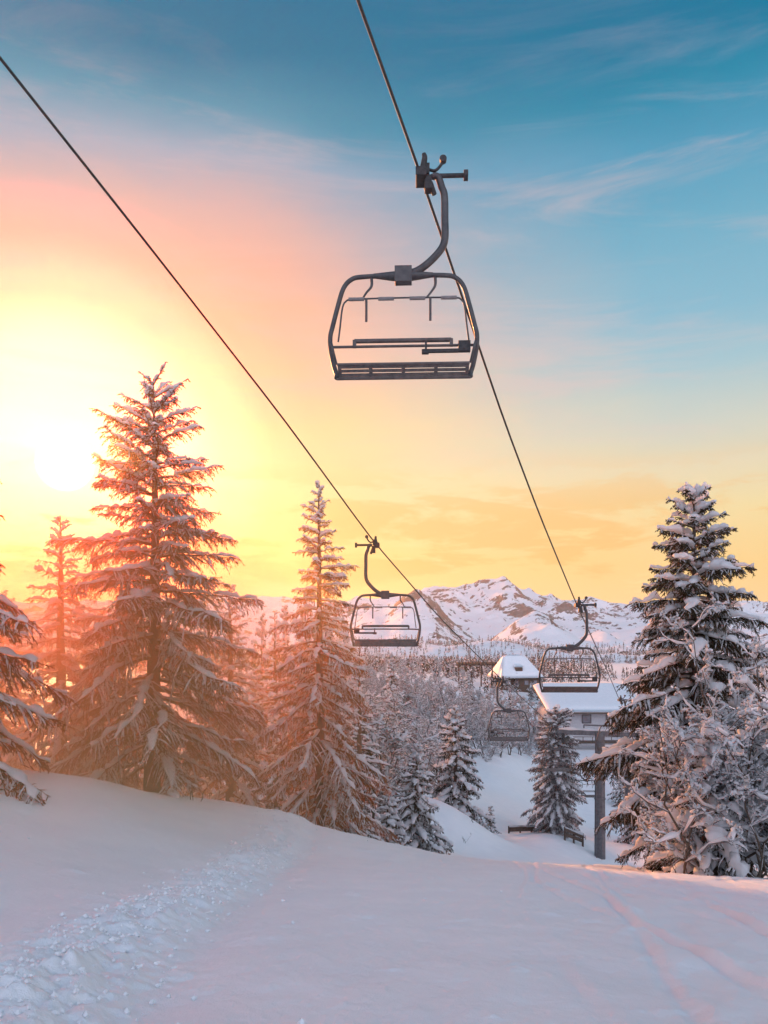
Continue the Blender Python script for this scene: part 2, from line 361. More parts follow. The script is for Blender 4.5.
ts = np.sign(np.linspace(-1, 1, 561)) * (0.55 * np.abs(np.linspace(-1, 1, 561)) + 1.25 * np.abs(np.linspace(-1, 1, 561)) ** 4)
Yg, Tg = np.meshgrid(ys, ts, indexing='ij'); Xg = Tg * (np.abs(Yg) + 3)
Zg = ground(Xg, Yg)
nr, ncl = Yg.shape; i = np.arange(nr - 1)[:, None] * ncl; j = np.arange(ncl - 1)[None]
Q = np.stack([i + j, i + j + 1, i + ncl + j + 1, i + ncl + j], -1).reshape(-1, 4)
o = link_mesh('snow_ground', np.stack([Xg, Yg, Zg], -1).reshape(-1, 3), [Q], [m_snow]); o['kind'] = 'structure'
def gz(x, y): return float(ground(np.array([x]), np.array([y]))[0])
def on_ground(px, d): x = (px - 384) / F * d; return np.array([x, d, gz(x, d)])

# ------------------------------------------------------------------ the mountains
RIDGES = [ # distance, half depth front, behind, profile (px -> py) of the crest
 (1900, 700, 500, [(-500,600),(-200,585),(0,596),(120,600),(230,588),(270,583),(310,590),(350,596),(400,592),(425,585),(445,584),(462,586),(478,579),(500,575),(522,583),(545,586),(575,592),(610,600),(640,604),(680,600),(720,592),(768,598),(900,585),(1300,600)]),
 (1350, 380, 250, [(-500,640),(0,630),(250,640),(330,625),(385,605),(402,594),(418,590),(436,600),(452,618),(480,634),(520,640),(565,640),(595,634),(625,626),(660,615),(700,606),(740,600),(800,610),(1200,620)]),
 (1050, 260, 180, [(-500,655),(300,655),(380,640),(410,648),(450,652),(485,640),(505,624),(520,613),(532,607),(544,613),(560,628),(575,640),(590,631),(600,629),(612,640),(640,650),(700,640),(800,646),(1200,650)]),
 (780, 300, 150, [(-500,652),(250,645),(340,640),(400,637),(440,644),(500,640),(560,645),(620,642),(700,648),(1200,650)])]
yy_ = np.linspace(420, 2500, 330); xx_ = np.linspace(-1.05, 1.05, 620)
Ym, Tm = np.meshgrid(yy_, xx_, indexing='ij'); Xm = Tm * (Ym * 0.75 + 400)
G0 = ground(Xm, Ym, False) - 6.0
Zm = G0.copy()
for d, wf, wb_, prof in RIDGES:
    wx = 50 * fbm(Xm / 260, Ym / 260, 3, int(d)); yc = d + 110 * fbm(Xm / 330, Xm * 0 + d, 3, 4)
    hc = (HOR - np.interp((Xm + 0.25 * wx) / d * F + 384, [p[0] for p in prof], [p[1] for p in prof])) / F * d
    s_ = np.where(Ym < yc, (yc - Ym) / wf, (Ym - yc) / wb_); s_ = np.clip(s_, 0, 1)
    fall = (1 - s_) ** 1.25
    rg = ridged(Xm / 210 + 3, Ym / 260, 6, int(d) + 1, 0.55)
    hh = G0 + (hc - G0) * fall * (0.79 + 0.30 * rg) + (s_ * (1 - s_)) * 90 * (rg - 0.4)
    Zm = np.maximum(Zm, hh)
Zm += 6.5 * (ridged(Xm / 45, Ym / 55, 4, 90) - 0.4) * sstep(Zm - G0, 8, 50)
nr, ncl = Ym.shape; i = np.arange(nr - 1)[:, None] * ncl; j = np.arange(ncl - 1)[None]
Q = np.stack([i + j, i + j + 1, i + ncl + j + 1, i + ncl + j], -1).reshape(-1, 4)
o = link_mesh('mountains', np.stack([Xm, Ym, Zm], -1).reshape(-1, 3), [Q], [m_mount]); o['kind'] = 'structure'

# ------------------------------------------------------------------ haze
def volume(name, dens, col, g, emit=None):
    m, t = mat(name); p = t.new('ShaderNodeVolumePrincipled'); p.inputs['Density'].default_value = dens
    p.inputs['Color'].default_value = (*col, 1); p.inputs['Anisotropy'].default_value = g; finish(t, None, p.outputs[0]); return m
mb = MB(); mb.box((0, 2900, 30), (12400, 6400, 340))
hz = mb.build('haze', volume('haze_air', 0.00008, (0.96, 0.95, 0.95), 0.72)); hz['kind'] = 'stuff'
HAZE = hz
def glow_shell(c, r, dens, g, col):      # orange shell of air, added to imitate sun glow over the left trees
    n, m = 48, 24; a, b = np.meshgrid(np.arange(n) * 2 * math.pi / n, np.linspace(0.02, math.pi - 0.02, m), indexing='ij')
    V = np.stack([c[0] + r[0] * np.cos(a) * np.sin(b), c[1] + r[1] * np.sin(a) * np.sin(b), c[2] + r[2] * np.cos(b)], -1).reshape(-1, 3)
    i = np.arange(n)[:, None]; j = np.arange(m - 1)[None]; i2 = (i + 1) % n
    Q = np.stack(np.broadcast_arrays(i * m + j, i * m + j + 1, i2 * m + j + 1, i2 * m + j), -1).reshape(-1, 4)
    k = np.arange(n) * m; caps = [[int(x) for x in k[::1]], [int(x) for x in (k + m - 1)[::-1]]]
    V = np.vstack([V, [[c[0], c[1], c[2] + r[2]], [c[0], c[1], c[2] - r[2]]]]); T = [(x, y, n * m) for x, y in zip(k, np.roll(k, -1))] + [(y, x, n * m + 1) for x, y in zip(k + m - 1, np.roll(k + m - 1, -1))]
    o = link_mesh('sun_glow_veil', V, [Q, T], [volume('orange_glow_air', dens, col, g)]); o['kind'] = 'stuff'; return o
for k, dn in ((1.75, 0.004), (1.6, 0.007), (1.45, 0.011), (1.3, 0.015), (1.15, 0.019), (1.0, 0.022), (0.85, 0.024), (0.7, 0.024)):
    glow_shell((-7.8, 18.0, -1.7), (5.2 * k, 9.0 * k, 4.3 * k), dn * 0.74, 0.76, (1.0, 0.74, 0.42))

# ------------------------------------------------------------------ things
def thing(name, label, cat, loc, rz=0.0, group=None):
    o = bpy.data.objects.new(name, None); COL.objects.link(o); o.location = tuple(loc); o.rotation_euler = (0, 0, rz)
    o.empty_display_size = 0.3; tag(o, label, cat, group); return o
def tag(o, label, cat, group=None):
    o['label'] = label; o['category'] = cat; o['kind'] = 'thing'
    if group: o['group'] = group
def dup(root, loc, rz, label, scale=1.0, group=None):
    r = root.copy(); COL.objects.link(r); r.location = tuple(loc); r.rotation_euler = (0, 0, rz); r.scale = (scale,) * 3 if np.isscalar(scale) else scale
    r['label'] = label
    if group: r['group'] = group
    for ch in root.children:
        c = ch.copy(); COL.objects.link(c); c.parent = r
        for g_ in ch.children:
            d = g_.copy(); COL.objects.link(d); d.parent = c
    return r

# ---- chairlift
SL = 0.375; AZ = -math.atan(SL)
def lx(line, d): return (-3.71 if line == 'R' else -9.2) + SL * d
def rope_pt(line, px, py):        # where the rope is seen at px, py
    k = -3.71 if line == 'R' else -9.2; d = k / ((px - 384) / F - SL); return P(px, py, d)
RR = [rope_pt('R', 358, 0), rope_pt('R', 421, 175), rope_pt('R', 503, 418), rope_pt('R', 540, 516), rope_pt('R', 576, 603), rope_pt('R', 606, 668), rope_pt('R', 636, 739)]
RL = [rope_pt('L', 0, 58), rope_pt('L', 138, 232), rope_pt('L', 283, 418), rope_pt('L', 373, 541), rope_pt('L', 440, 618), rope_pt('L', 497, 675), rope_pt('L', 533, 708), rope_pt('L', 566, 741)]
for L_, base_py in ((RR, 4), (RL, 4)):
    d0 = L_[0] - L_[1]; L_.insert(0, L_[0] + d0 / np.linalg.norm(d0) * 26)
TW2 = {'R': np.array([lx('R', 92), 92, -13.0]), 'L': np.array([lx('L', 92), 92, -13.0])}
RL.append(rope_pt('L', 583, 765)); 
for L_, k in ((RR, 'R'), (RL, 'L')):
    L_.append(TW2[k]); e = np.array([lx(k, 146), 146, -16.5]); L_.append(e)
def smooth_rope(L_):              # one smooth sagging curve through the points
    L_ = np.array(L_); dd = np.linspace(L_[0, 1], L_[-1, 1], 160); x = np.interp(dd, L_[:, 1], L_[:, 0])
    z = np.interp(dd, L_[:, 1], L_[:, 2]); k = np.exp(-np.linspace(-2, 2, 5) ** 2); k /= k.sum()
    z = np.convolve(np.pad(z, 2, mode='reflect', reflect_type='odd'), k, 'valid')
    return np.stack([x, dd, z], 1)
ropeR, ropeL = smooth_rope(RR), smooth_rope(RL)
for pts, lab in ((ropeR, 'thin dark steel lift rope that carries the large near chair, right of the two ropes'),
                 (ropeL, 'thin dark steel lift rope crossing from the left edge above the tall spruces')):
    mb = MB(); mb.pipe(pts, 0.021, 8, 1); o = mb.build('haul_rope', m_rope); tag(o, lab, 'lift rope', 'ropes of the chairlift')
def rope_at(pts, d): return np.array([np.interp(d, pts[:, 1], pts[:, 0]), d, np.interp(d, pts[:, 1], pts[:, 2])])

YAW = math.radians(-2.5)
def make_chair(loc, rz, label):
    t_ = thing('lift_chair', label, 'ski lift chair', loc, rz, 'chairs hanging on the chairlift')
    C0 = -0.25                                   # frame centre, the rope is at local x = 0
    g_ = MB()
    g_.box((0, 0, -0.01), (0.15, 0.34, 0.13)); g_.box((0.07, 0.02, 0.07), (0.10, 0.22, 0.16)); g_.box((0.10, -0.02, -0.13), (0.10, 0.16, 0.20))
    g_.pipe([(0.02, -0.08, 0.05), (0.05, -0.10, 0.20), (0.04, -0.10, 0.27)], [0.045, 0.04, 0.03], 8)
    g_.pipe([(0.10, 0, 0.10), (0.20, 0, 0.08), (0.28, 0, 0.16), (0.31, 0, 0.23)], 0.022, 8); g_.pipe([(0.31, -0.04, 0.24), (0.31, 0.04, 0.24)], 0.05, 12, 1)
    g_.pipe([(0.14, 0, 0.0), (0.62, 0, 0.0)], 0.032, 10, 1); g_.pipe([(0.60, 0, 0.0), (0.66, 0, 0.0)], 0.075, 14, 1)
    g_.pipe([(0.12, 0, -0.1), (0.19, 0.02, -0.26)], [0.05, 0.035], 8, 1)
    g_.build('grip', m_dark, t_)
    h_ = MB(); h_.pipe([(0.16, 0, 0.0), (0.24, 0, -0.02), (0.29, 0, -0.16), (0.33, 0, -0.30), (0.335, 0, -0.62), (0.335, 0, -0.92), (0.28, 0, -1.08), (0.12, 0, -1.26), (-0.04, 0, -1.38), (C0 + 0.10, 0, -1.42)], [0.05, 0.055], 12, 6)
    h_.build('hanger', m_steel, t_)
    b_ = MB(); b_.box((C0, 0, -1.45), (0.24, 0.15, 0.24)); b_.pipe([(C0 - 0.42, 0, -1.45), (C0 - 0.12, 0, -1.46)], [0.035, 0.07], 10, 1); b_.pipe([(C0 + 0.12, 0, -1.46), (C0 + 0.42, 0, -1.45)], [0.07, 0.035], 10, 1)
    b_.build('clamp_block', m_steel, t_)
    f_ = MB()
    for s in (-1, 1):
        f_.pipe([(C0 + s * 0.10, 0, -1.45), (C0 + s * 0.58, 0, -1.46), (C0 + s * 0.74, 0, -1.50), (C0 + s * 0.85, 0, -1.63), (C0 + s * 0.93, 0, -1.90), (C0 + s * 1.0, 0, -2.18), (C0 + s * 1.035, 0.0, -2.34),
                 (C0 + s * 1.03, 0.03, -2.52), (C0 + s * 0.99, 0.08, -2.74), (C0 + s * 0.955, 0.09, -2.86), (C0 + s * 0.95, 0.05, -2.93)], 0.034, 10, 5)
        f_.pipe([(C0 + s * 1.02, 0.0, -2.42), (C0 + s * 0.99, -0.12, -2.55), (C0 + s * 0.94, -0.045, -2.765)], 0.018, 8)
    f_.build('outer_frame', m_steel, t_)
    s_ = MB()
    tl = math.radians(62); ax_ = np.array([[1, 0, 0], [0, -math.cos(tl), math.sin(tl)], [0, -math.sin(tl), -math.cos(tl)]])
    for k in range(3): s_.box((C0, 0.05 - 0.035 * k, -2.885 + 0.046 * k), (1.84, 0.043, 0.026), ax=ax_)
    s_.pipe([(C0 - 0.95, 0.07, -2.93), (C0 + 0.95, 0.07, -2.93)], 0.026, 12, 1)
    s_.pipe([(C0 - 0.93, -0.045, -2.765), (C0 + 0.93, -0.045, -2.765)], 0.022, 12, 1)
    for xx in (-0.9, -0.46, 0.0, 0.46, 0.9): s_.beam((C0 + xx, 0.085, -2.92), (C0 + xx, -0.04, -2.765), 0.05, 0.02)
    s_.build('seat', m_slat, t_)
    r_ = MB(); r_.pipe([(C0 - 1.02, 0.05, -2.47), (C0 - 0.8, 0.10, -2.45), (C0 + 0.8, 0.10, -2.45), (C0 + 1.02, 0.05, -2.47)], 0.020, 8, 2)
    r_.pipe([(C0 - 0.70, 0.12, -2.36), (C0 + 0.68, 0.12, -2.36)], 0.034, 10, 1)
    for xx in (-0.70, 0.68): r_.beam((C0 + xx, 0.12, -2.35), (C0 + xx, 0.10, -2.46), 0.05, 0.05)
    r_.build('backrest', m_slat, t_)
    q_ = MB(); q_.pipe([(C0 - 0.92, -0.02, -2.42), (C0 - 0.89, -0.04, -2.2), (C0 - 0.86, -0.05, -1.95), (C0 - 0.81, -0.05, -1.84), (C0 - 0.68, -0.05, -1.81), (C0, -0.05, -1.80), (C0 + 0.68, -0.05, -1.81), (C0 + 0.81, -0.05, -1.84), (C0 + 0.86, -0.05, -1.95), (C0 + 0.89, -0.04, -2.2), (C0 + 0.92, -0.02, -2.42)], 0.013, 8, 4)
    for xx in (-0.45, 0.45):
        q_.pipe([(C0 + xx, 0, -1.47), (C0 + xx, 0, -1.60), (C0 + xx * 1.02 - 0.06, -0.02, -1.70), (C0 + xx - 0.12, -0.05, -1.80)], [0.022, 0.014], 8, 4)
        q_.pipe([(C0 + xx - 0.07, -0.05, -1.80), (C0 + xx - 0.07, -0.05, -2.14)], 0.018, 8, 1)
    br = q_.build('safety_bar', m_steel, t_)
    for xx in (-0.66, -0.24, 0.20, 0.64):
        p_ = MB(); p_.pipe([(C0 + xx - 0.11, -0.05, -1.81), (C0 + xx + 0.11, -0.05, -1.81)], 0.027, 10, 1); p_.build('pad', m_pad, br)
    x_ = MB(); x_.box((C0 + 0.86, 0.02, -2.50), (0.17, 0.07, 0.16)); x_.box((C0 + 0.53, 0.02, -2.56), (0.50, 0.05, 0.05)); x_.box((C0 + 0.32, 0.02, -2.49), (0.03, 0.03, 0.14)); x_.box((C0 + 0.31, 0.02, -2.57), (0.10, 0.07, 0.06))
    x_.build('latch_box', m_dark, t_)
    return t_
pR = rope_pt('R', 421, 175); chair = make_chair(rope_at(ropeR, pR[1]), YAW, 'empty four-seat lift chair hanging high against the blue sky, largest and nearest')
chair.scale = (1.0, 1, 0.96)
def add_chair(line, px, label):
    pts = ropeR if line == 'R' else ropeL; d = rope_pt(line, px, 600)[1]
    return dup(chair, rope_at(pts, d), YAW + (math.pi if line == 'L' else 0), label, (1, 1, 1.03))
add_chair('R', 577, 'lift chair in front of the wide snowy roof beside the right spruce')
add_chair('L', 377, 'lift chair glowing orange beside the slim spruce, on the left rope')
add_chair('L', 504, 'lift chair over the frosted wood below the chalet')
add_chair('L', 553, 'lift chair in front of the round snowy spruce by the station')
add_chair('L', 584, 'small far lift chair just left of the thick lift tower, lowest of all chairs')
dR3 = 46.0; dup(chair, rope_at(ropeR, dR3), YAW, 'lift chair mostly hidden behind the snowy boughs right of the lift tower')

def make_tower(d, label, h_extra):
    c = np.array([(lx('R', d) + lx('L', d)) / 2, d, 0]); zr = (rope_at(ropeR, d)[2] + rope_at(ropeL, d)[2]) / 2
    zb = gz(c[0], d) - 0.6
    t_ = thing('lift_tower', label, 'lift tower', (c[0], c[1], zb), AZ, 'towers of the chairlift')
    H = zr - zb + 0.5
    p_ = MB(); p_.pipe([(0, 0, 0), (0, 0, H)], [0.42, 0.36], 20, 1)
    for k in range(1, 4): p_.pipe([(0, 0, H * k / 4 - 0.06), (0, 0, H * k / 4 + 0.06)], 0.43, 20, 1)
    p_.build('pole', m_zinc, t_)
    a_ = MB(); a_.beam((-3.2, 0, H - 0.1), (3.2, 0, H - 0.1), 0.34, 0.36); a_.beam((-1.2, 0, H + 0.5), (1.2, 0, H + 0.5), 0.12, 0.12)
    for s in (-1, 1): a_.beam((s * 1.2, 0, H), (s * 1.2, 0, H + 0.5), 0.1, 0.1)
    a_.build('crossarm', m_zinc, t_)
    for s in (-1, 1):
        xr = s * (lx('R', d) - lx('L', d)) / 2 * math.cos(AZ)
        sh = MB(); zz_ = H - 0.55
        for side in (-0.12, 0.12): sh.box((xr + side, 0, zz_ - 0.16), (0.05, 2.8, 0.16))
        for k in range(6): sh.pipe([(xr - 0.08, -1.25 + 0.5 * k, zz_ - 0.17), (xr + 0.08, -1.25 + 0.5 * k, zz_ - 0.17)], 0.19, 16, 1)
        sh.box((xr + s * 0.2, 0, zz_ + 0.1), (0.2, 0.4, 0.6))
        sh.build('sheave_train', m_dark, t_)
    ld = MB()
    for xx in (-0.2, 0.2): ld.pipe([(xx, -0.55, 0.5), (xx, -0.55, H)], 0.025, 6, 1)
    for k in range(int(H / 0.4)): ld.pipe([(-0.2, -0.55, 0.7 + 0.4 * k), (0.2, -0.55, 0.7 + 0.4 * k)], 0.018, 6, 1)
    ld.build('ladder', m_zinc, t_)
    sn = MB(); n_ = 40; a = np.linspace(-3.1, 3.1, n_); pr = np.stack([a, 0 * a, np.full(n_, H + 0.12)], 1)
    V, Qq = polytubes(pr[None], (0.17 + 0.05 * np.sin(a * 5))[None] * np.sqrt(np.clip((3.12 - np.abs(a)) * 4, 0.02, 1))[None], 8, 1.1, 0.9, True); sn.add(V, Qq); sn.build('snow_cap', m_bsnow, t_)
    return t_
make_tower(61.4, 'thick round grey lift tower standing on the snow left of the right spruce', 0)
make_tower(92.0, 'thin distant lift tower half hidden behind the boughs of the right spruce', 0)

# ------------------------------------------------------------------ conifers
def leafy(rng, Pt, Lt, n_per, blade, width):
    """blade triangles along polylines Pt (n,m,3): small twiglets hanging and spreading from a twig"""
    n, m, _ = Pt.shape
    s = rng.uniform(0.1, 1.0, (n, n_per)) * (m - 1); i0 = np.clip(s.astype(int), 0, m - 2); f = (s - i0)[..., None]
    rows = np.arange(n)[:, None]
    A = Pt[rows, i0] * (1 - f) + Pt[rows, i0 + 1] * f
    T = Pt[rows, i0 + 1] - Pt[rows, i0]; T /= np.linalg.norm(T, axis=2, keepdims=True) + 1e-9
    D = T * 0.6 + rng.normal(0, 0.55, A.shape); D[..., 2] -= 0.45
    D /= np.linalg.norm(D, axis=2, keepdims=True) + 1e-9
    Ln = blade * rng.uniform(0.5, 1.3, (n, n_per, 1)) * np.minimum(Lt[:, None, None] * 2.5, 1)
    W = np.cross(D, rng.normal(0, 1, A.shape)); W /= np.linalg.norm(W, axis=2, keepdims=True) + 1e-9
    V = np.stack([A - W * width * 0.5, A + W * width * 0.5, A + D * Ln * 0.55 + W * width * 0.55, A + D * Ln, A + D * Ln * 0.55 - W * width * 0.55], 2).reshape(-1, 3)
    k = np.arange(n * n_per)[:, None] * 5
    return V, k + np.array([[0, 1, 2, 4]]), k + np.array([[4, 2, 3]])

def conifer(name, H, R, seed, base=0.06, nb=120, twig=0.12, power=0.85, droop=0.30, snow=1.0, mat_f=None, blade=0.13, nper=9, trunk_r=0.22, lean=0.0, topup=0.35,
            extra=(), twigL=0.36, bl_w=0.016, snow_w=1.0, label='', cat='spruce', loc=(0, 0, 0), rz=0.0, group=None, uneven=0.2, sides=3, sag=0.3, low=(0.55, 5)):
    rng = np.random.default_rng(seed); root = thing(name, label, cat, loc, rz, group)
    mat_f = mat_f or m_needle
    hs = np.linspace(0, 1, 14); off = np.cumsum(rng.normal(0, 0.012, (14, 2)), 0) * H * 0.12
    tp = np.stack([off[:, 0] + lean * hs * hs * H, off[:, 1], hs * H], 1); tp[:, :2] -= tp[0, :2]
    mb = MB(); mb.pipe(np.vstack([tp[0] - (0, 0, 0.8), tp]), np.append([trunk_r * 1.25], trunk_r * (1 - hs) ** 0.9 + 0.012), 10, 3, False); mb.build('trunk', m_bark, root)
    tt = base + (1 - base) * (np.linspace(0, 0.985, nb) ** 0.92); tt = np.clip(tt + rng.normal(0, 0.006, nb), base, 0.99)
    az = np.arange(nb) * 2.39996 + rng.uniform(-0.5, 0.5, nb)
    q = (tt - base) / (1 - base)
    lobes = 1 + 0.16 * np.sin(q * 23 + az * 1.0 + seed) + uneven * rng.normal(0, 0.8, nb)
    Lb = R * np.clip((1 - q) ** power * np.minimum(1, low[0] + q * low[1]), 0.0, 1) * np.clip(lobes, 0.45, 1.45) + 0.12
    el = topup * q ** 3 * 2.2 - droop * (1 - q) * rng.uniform(0.6, 1.3, nb) - 0.02
    sg = sag * rng.uniform(0.5, 1.4, nb) * (1 - q * 0.5)
    if len(extra):
        ex = np.array(extra); tt = np.append(tt, ex[:, 0]); az = np.append(az, ex[:, 1]); Lb = np.append(Lb, ex[:, 2]); el = np.append(el, ex[:, 3]); sg = np.append(sg, ex[:, 4]); nb = len(tt)
    m = 11; s = np.linspace(0, 1, m)[None]
    start = np.stack([np.interp(tt, hs, tp[:, k]) for k in range(3)], 1)
    wig = np.cumsum(rng.normal(0, 0.028, (nb, m)), 1)
    ca, sa = np.cos(az)[:, None] - wig * np.sin(az)[:, None], np.sin(az)[:, None] + wig * np.cos(az)[:, None]
    zc = el[:, None] * s - sg[:, None] * s * s + 0.22 * sg[:, None] * s ** 4 * 1.5 + np.cumsum(rng.normal(0, 0.014, (nb, m)), 1)
    B = np.stack([start[:, 0:1] + ca * Lb[:, None] * s, start[:, 1:2] + sa * Lb[:, None] * s, start[:, 2:3] + zc * Lb[:, None]], -1)
    Rb = (0.010 + 0.013 * Lb[:, None]) * (1 - s * 0.85)
    cr = MB(); V, Qq = polytubes(B, Rb, 4); cr.add(V, Qq)
    sm = MB()
    # twigs on both sides of each branch
    cnt = np.maximum((Lb / twig).astype(int) * 2, 6); bi = np.repeat(np.arange(nb), cnt); nt = len(bi)
    st = rng.uniform(0.12, 1.0, nt) ** 0.85; fi = st * (m - 1); i0 = np.clip(fi.astype(int), 0, m - 2); f = (fi - i0)[:, None]
    A = B[bi, i0] * (1 - f) + B[bi, i0 + 1] * f; T = B[bi, i0 + 1] - B[bi, i0]; T /= np.linalg.norm(T, axis=1, keepdims=True)
    sd_ = np.stack([-T[:, 1], T[:, 0], 0 * T[:, 0]], 1) * np.where(rng.random(nt) < 0.5, -1, 1)[:, None]
    Lt = np.clip(twigL * Lb[bi] * (1.05 - 0.75 * st), 0.07, 0.75) * rng.uniform(0.45, 1.2, nt)
    D = T * rng.uniform(0.35, 1.0, (nt, 1)) + sd_ * rng.uniform(0.3, 1.0, (nt, 1)); D[:, 2] += rng.uniform(-0.55, 0.12, nt); D /= np.linalg.norm(D, axis=1, keepdims=True)
    mt = 4; s4 = np.linspace(0, 1, mt)[None, :, None]
    TW = A[:, None] + D[:, None] * Lt[:, None, None] * s4; TW[..., 2] -= (s4[..., 0] ** 2) * Lt[:, None] * rng.uniform(0.1, 0.6, (nt, 1))
    V, Qq = polytubes(TW, np.full((nt, mt), 0.0075) * np.linspace(1, 0.45, mt)[None], 3); cr.add(V, Qq)
    V, Qq, Tq = leafy(rng, TW, Lt, nper, blade, bl_w); cr.add(V, Qq, Tq, False)
    cr.build('crown', mat_f, root)
    # snow along the branches, in uneven pillows
    if snow > 0:
        ms = 26; ss = np.linspace(0.03, 1.02, ms); fi = np.clip(ss * (m - 1), 0, m - 1.001); i0 = fi.astype(int); f = (fi - i0)[None, :, None]
        S = B[:, i0] * (1 - f) + B[:, i0 + 1] * f
        r = (0.022 + 0.020 * np.sqrt(Lb))[:, None] * snow_w * (0.75 + 0.6 * np.sin(ss * math.pi))[None]
        nz = fbm(ss[None] * 6 * np.maximum(Lb, 0.8)[:, None] + seed, np.arange(nb)[:, None] * 3.7, 3, seed + 3, 0.7)
        r = r * np.clip(0.95 + 3.4 * nz + (snow - 1) * 0.5, 0.06, 2.4); r[:, 0] *= 0.1; r[:, -1] *= 0.05
        S = S.copy(); S[..., 2] += r * 0.75 + Rb[:, i0] * 0.5
        V, Qq = polytubes(S, r, 7, 1.5, 1.0, True); sm.add(V, Qq)
        keep = rng.random(nt) < 0.55 * snow; K = TW[keep]; rk = 0.006 + 0.020 * np.minimum(Lt[keep], 0.6)[:, None] * snow_w
        m5 = 6; s5 = np.linspace(0, 1, m5) * (mt - 1); j0 = np.clip(s5.astype(int), 0, mt - 2); f5 = (s5 - j0)[None, :, None]
        K = K[:, j0] * (1 - f5) + K[:, j0 + 1] * f5
        rr = rk * rng.uniform(0.35, 1.6, (len(K), m5)) * np.array([0.5, 1, 1.1, 1, 0.7, 0.1])[None]; K = K.copy(); K[..., 2] += rr * 0.8
        V, Qq = polytubes(K, rr, 5, 1.35, 1.0, True); sm.add(V, Qq)
        sm.build('snow_load', m_bsnow, root)
    return root

# ------------------------------------------------------------------ broadleaf shrubs and trees
def broadleaf(name, H, seed, stems=5, spread=0.35, levels=3, kids=(7, 6, 5), snow=1.0, label='', cat='shrub', loc=(0, 0, 0), rz=0.0, group=None, mtw=None, stem_r=0.045, ratio=0.42, upw=0.55, thick=1.0, minr=0.004):
    rng = np.random.default_rng(seed); root = thing(name, label, cat, loc, rz, group); m = 7; s = np.linspace(0, 1, m)
    a = rng.uniform(0, 2 * math.pi, stems); lean = spread * rng.uniform(0.3, 1.2, stems) if stems > 1 else np.array([0.05])
    D = np.stack([np.cos(a) * lean, np.sin(a) * lean, np.ones(stems)], 1); D /= np.linalg.norm(D, axis=1, keepdims=True)
    A = np.stack([np.cos(a), np.sin(a), 0 * a], 1) * 0.12 * (stems > 1) - (0, 0, 0.15); Ln = H * rng.uniform(0.7, 1.05, stems); Rd = stem_r * rng.uniform(0.7, 1.2, stems)
    st = MB(); tw = MB(); sn = MB()
    for lev in range(levels + 1):
        n = len(A)
        wob = np.cumsum(rng.normal(0, 0.055, (n, m, 3)), 1) * (Ln[:, None, None]); wob[:, 0] = 0
        PL = A[:, None] + D[:, None] * (Ln[:, None] * s[None])[..., None] + wob
        if lev > 0: PL[..., 2] += (0.18 * s ** 2 - (0.30 * snow) * s ** 2)[None] * Ln[:, None]
        rad = Rd[:, None] * (1 - 0.75 * s)[None]
        V, Qq = polytubes(PL, np.maximum(rad, minr), 6 if lev == 0 else (4 if lev == 1 else 3)); (st if lev == 0 else tw).add(V, Qq)
        if snow > 0:
            T = PL[:, -1] - PL[:, 0]; flat = 1 - np.clip(np.abs(T[:, 2]) / (np.linalg.norm(T, axis=1) + 1e-6), 0, 1) ** 2
            r = (0.013 + 0.030 * np.sqrt(np.minimum(Ln, 1.5)))[:, None] * thick * (0.35 + 0.85 * flat[:, None]) * rng.uniform(0.35, 1.7, (n, m)) * np.array([0.4, 1, 1.1, 1.1, 1, 0.8, 0.1])[None]
            kp = rng.random(n) < (0.9 if lev else 0.7); Sn = PL.copy(); Sn[..., 2] += r * 0.7 + rad * 0.6
            V, Qq = polytubes(Sn[kp], r[kp], 6 if lev < 3 else 4, 1.2, 1.0, True); sn.add(V, Qq)
        if lev == levels: break
        c = kids[lev]; pi_ = np.repeat(np.arange(n), c); k = rng.uniform(0.22 if lev == 0 else 0.1, 1.0, len(pi_)); fi = k * (m - 1); i0 = np.clip(fi.astype(int), 0, m - 2); f = (fi - i0)[:, None]
        A2 = PL[pi_, i0] * (1 - f) + PL[pi_, i0 + 1] * f; Dp = PL[pi_, i0 + 1] - PL[pi_, i0]; Dp /= np.linalg.norm(Dp, axis=1, keepdims=True)
        rd = rng.normal(0, 1, (len(pi_), 3)); rd -= Dp * (rd * Dp).sum(1, keepdims=True); rd /= np.linalg.norm(rd, axis=1, keepdims=True)
        D2 = Dp * 0.55 + rd * 0.8; D2[:, 2] += upw * (0.6 if lev else 1.0) * 0.4; D2 /= np.linalg.norm(D2, axis=1, keepdims=True)
        L2 = Ln[pi_] * ratio * (1.15 - 0.6 * k) * rng.uniform(0.55, 1.2, len(pi_)); R2 = Rd[pi_] * 0.5
        A, D, Ln, Rd = A2, D2, L2, R2
    st.build('trunk', m_bark, root); tw.build('branches', mtw or m_bark, root)
    if snow > 0: sn.build('snow_load', m_bsnow, root)
    return root

def at(px, d, dz=-0.1): p = on_ground(px, d); p[2] += dz; return p
def height_to(px, py_top, d): return (HOR - py_top) / F * d - on_ground(px, d)[2]

